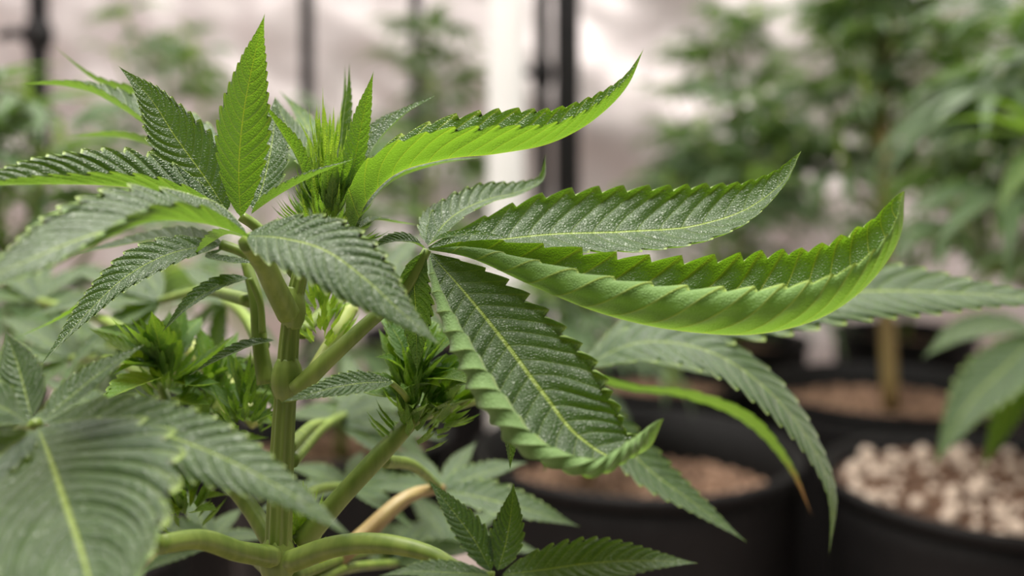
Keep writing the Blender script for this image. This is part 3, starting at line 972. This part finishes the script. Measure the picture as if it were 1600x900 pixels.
FANS = [fan_mesh(200 + k * 13, 7 if k % 3 else 5) for k in range(6)]
bV, bF, bA = spikes(np.zeros(3), (0, 0, 1), 60, .25, .5, .55, .045, 5, zlo=-.3, zhi=.6, rad=.16)
BUDM = mesh_from('flower_bud', bV, bF, M_BRACT, bA)


def far_plant(x, y, top, label, seed, nodes=7, leaf=0.09, spread=0.10, z0=0.27, lean=(0, 0), dens=1.0, low=None, stem_r=.006, group='plants in the background', stemmat=None):
    r_ = np.random.default_rng(seed)
    root = new_empty('cannabis_plant', (x, y, z0))
    tag(root, label, 'plant', group)
    H = top - z0
    tip = np.array([x + lean[0], y + lean[1], top])
    b0 = np.array([x, y, z0])
    mid = (b0 + tip) / 2 + np.array([r_.normal(0, .008), r_.normal(0, .008), 0])
    stm = tube('main_stem', [b0, mid, tip], [stem_r, stem_r * .85, stem_r * .4], stemmat or M_STEM, root, n=14, seg=10, rib=.05)
    cen = spline([b0, mid, tip], 60)

    def leaf_at(p, yaw, pitch, s, par=root):
        o = bpy.data.objects.new('fan_leaf', FANS[int(r_.integers(0, 6))])
        COL.objects.link(o)
        o.parent = par
        o.location = p - WORLD[par]
        o.rotation_euler = (r_.normal(0, .25), pitch, yaw)
        s = s * r_.uniform(.8, 1.15)
        o.scale = (s, s, s)

    def bud_at(p, s, par=root):
        o = bpy.data.objects.new('flower_bud', BUDM)
        COL.objects.link(o)
        o.parent = par
        o.location = p - WORLD[par]
        o.rotation_euler = (0, 0, r_.uniform(0, 6))
        o.scale = (s, s, s)

    yaw0 = r_.uniform(0, 3.14)
    lowf = .25 if low is None else low
    for k in range(nodes):
        f = lowf + (0.97 - lowf) * k / max(1, nodes - 1)
        c = cen[int(f * 59)]
        sh = 1 - .65 * (f - lowf) / (1 - lowf)
        for sgn in (0, 1):
            yw = yaw0 + k * 1.57 + sgn * math.pi + r_.normal(0, .2)
            dv = np.array([math.cos(yw), math.sin(yw), 0])
            leaf_at(c, yw + r_.normal(0, .3), r_.uniform(-.35, .45), leaf * (.75 + .5 * sh))
            bl = spread * sh * r_.uniform(.7, 1.1)
            tipb = c + dv * bl + np.array([0, 0, bl * r_.uniform(.6, 1.1)])
            if bl > .02:
                tube('branch', [c, c + dv * bl * .6 + np.array([0, 0, bl * .3]), tipb], [stem_r * .5, stem_r * .4, stem_r * .28], M_STEM, root, n=6, seg=7)
                for q in range(int(round(3 * dens))):
                    leaf_at(c + (tipb - c) * r_.uniform(.55, 1.0), r_.uniform(0, 6.28), r_.uniform(-.6, .4), leaf * r_.uniform(.5, .85))
                bud_at(tipb, .018 * r_.uniform(.8, 1.2))
    for q in range(7):
        leaf_at(tip - np.array([0, 0, .006 * q]), q * 2.4 + yaw0, -.9 + .12 * q, leaf * (.35 + .05 * q))
    bud_at(tip, .026)
    return root


def tz(py, d):
    return CAMZ - (py - HOR) / FPX * d


far_plant(-0.13, 1.62, tz(45, 1.62), 'small bushy blurred plant left of the white pipe, near the back', 1, nodes=6, leaf=.11, spread=.10, low=.4)
far_plant(-0.46, 1.36, tz(85, 1.36), 'blurred plant with pale bud tips behind the upright leaf at upper left', 2, nodes=6, leaf=.09, spread=.18, low=.3, lean=(.0, 0))
far_plant(-0.34, 0.72, tz(195, .72), 'blurred low bushy plant at the left edge behind the foreground leaves', 3, nodes=7, leaf=.09, spread=.13, low=.25, dens=1.4, lean=(-.03, 0))
far_plant(-0.17, 1.02, tz(270, 1.02), 'blurred low plant behind the foreground stem', 4, nodes=6, leaf=.09, spread=.14, low=.25, dens=1.4)
far_plant(0.07, 0.955, tz(440, .955), 'short plant with yellowish lower stem in the reddish-soil pot', 6, nodes=4, leaf=.07, spread=.05, low=.55, stem_r=.006, stemmat=M_STEMB)
far_plant(0.34, 1.56, tz(50, 1.56), 'tall blurred plant right of centre with a pale pointed top', 7, nodes=9, leaf=.11, spread=.15, low=.25, dens=1.4)
far_plant(0.45, 1.215, tz(-90, 1.215), 'tallest blurred plant whose thick stem runs up out of the frame', 8, nodes=11, leaf=.10, spread=.12, low=.42, stem_r=.010, stemmat=M_STEMB, dens=1.5)
far_plant(0.19, 1.28, tz(215, 1.28), 'mid-height blurred plant behind the two upturned leaf tips', 9, nodes=7, leaf=.10, spread=.14, low=.4, lean=(.12, 0), dens=1.4)
redge = far_plant(0.475, 0.90, tz(55, .90), 'blurred plant at the right edge with bright green leaves', 10, nodes=8, leaf=.115, spread=.07, low=.45, z0=.275, dens=1.2)
far_plant(0.78, 1.36, tz(20, 1.36), 'blurred plant at the far right behind the bright green leaves', 12, nodes=9, leaf=.11, spread=.16, low=.3, dens=1.4)
far_plant(0.62, 1.62, tz(70, 1.62), 'blurred plant at the back between the tallest plant and the right edge', 13, nodes=8, leaf=.11, spread=.16, low=.3, dens=1.2)

# large nearer leaves of the plant at the right edge
e1 = PET(redge, [(1660, 420, .78), (1650, 470, .72), (1625, 520, .66)], [7, 6, 5], n=14)
LF(e1, [(1622, 522, .655), (1580, 565, .64), (1515, 630, .625), (1458, 728, .615)], 46, [(-.3, -.8, .7)], fa=8, fb=8, teeth=15, rows=3, cols=5)
LF(e1, [(1622, 524, .655), (1600, 580, .645), (1565, 660, .64), (1533, 738, .635)], 28, [(-.1, -.9, .5)], M_YOUNG, fa=10, fb=10, teeth=14, rows=3, cols=5)
LF(e1, [(1625, 524, .655), (1640, 600, .64), (1640, 690, .63), (1630, 770, .63)], 34, [(.1, -.9, .5)], fa=10, fb=10, teeth=14, rows=3, cols=5)
LF(e1, [(1622, 520, .655), (1570, 510, .66), (1500, 520, .66), (1440, 560, .66)], 30, [(0, -.6, 1)], fa=10, fb=10, teeth=14, rows=3, cols=5)
e2 = PET(redge, [(1645, 300, .86), (1640, 250, .80), (1625, 215, .74)], [6, 5, 4], n=14)
LF(e2, [(1622, 213, .735), (1570, 190, .72), (1510, 186, .715), (1440, 196, .71)], 17, [(0, .1, 1)], M_YOUNG, fa=10, fb=10, teeth=13, rows=3, cols=5)
LF(e2, [(1622, 216, .735), (1570, 208, .73), (1510, 215, .725), (1450, 240, .72)], 18, [(0, .1, 1)], M_YOUNG, fa=10, fb=10, teeth=13, rows=3, cols=5)
LF(e2, [(1622, 213, .74), (1590, 175, .74), (1560, 160, .74), (1520, 155, .74)], 16, [(0, .1, 1)], M_YOUNG, fa=10, fb=10, teeth=13, rows=3, cols=5)
LF(e2, [(1624, 216, .735), (1610, 250, .72), (1580, 290, .71), (1555, 340, .705)], 22, [(-.2, -.6, 1)], M_YOUNG, fa=10, fb=10, teeth=13, rows=3, cols=5)
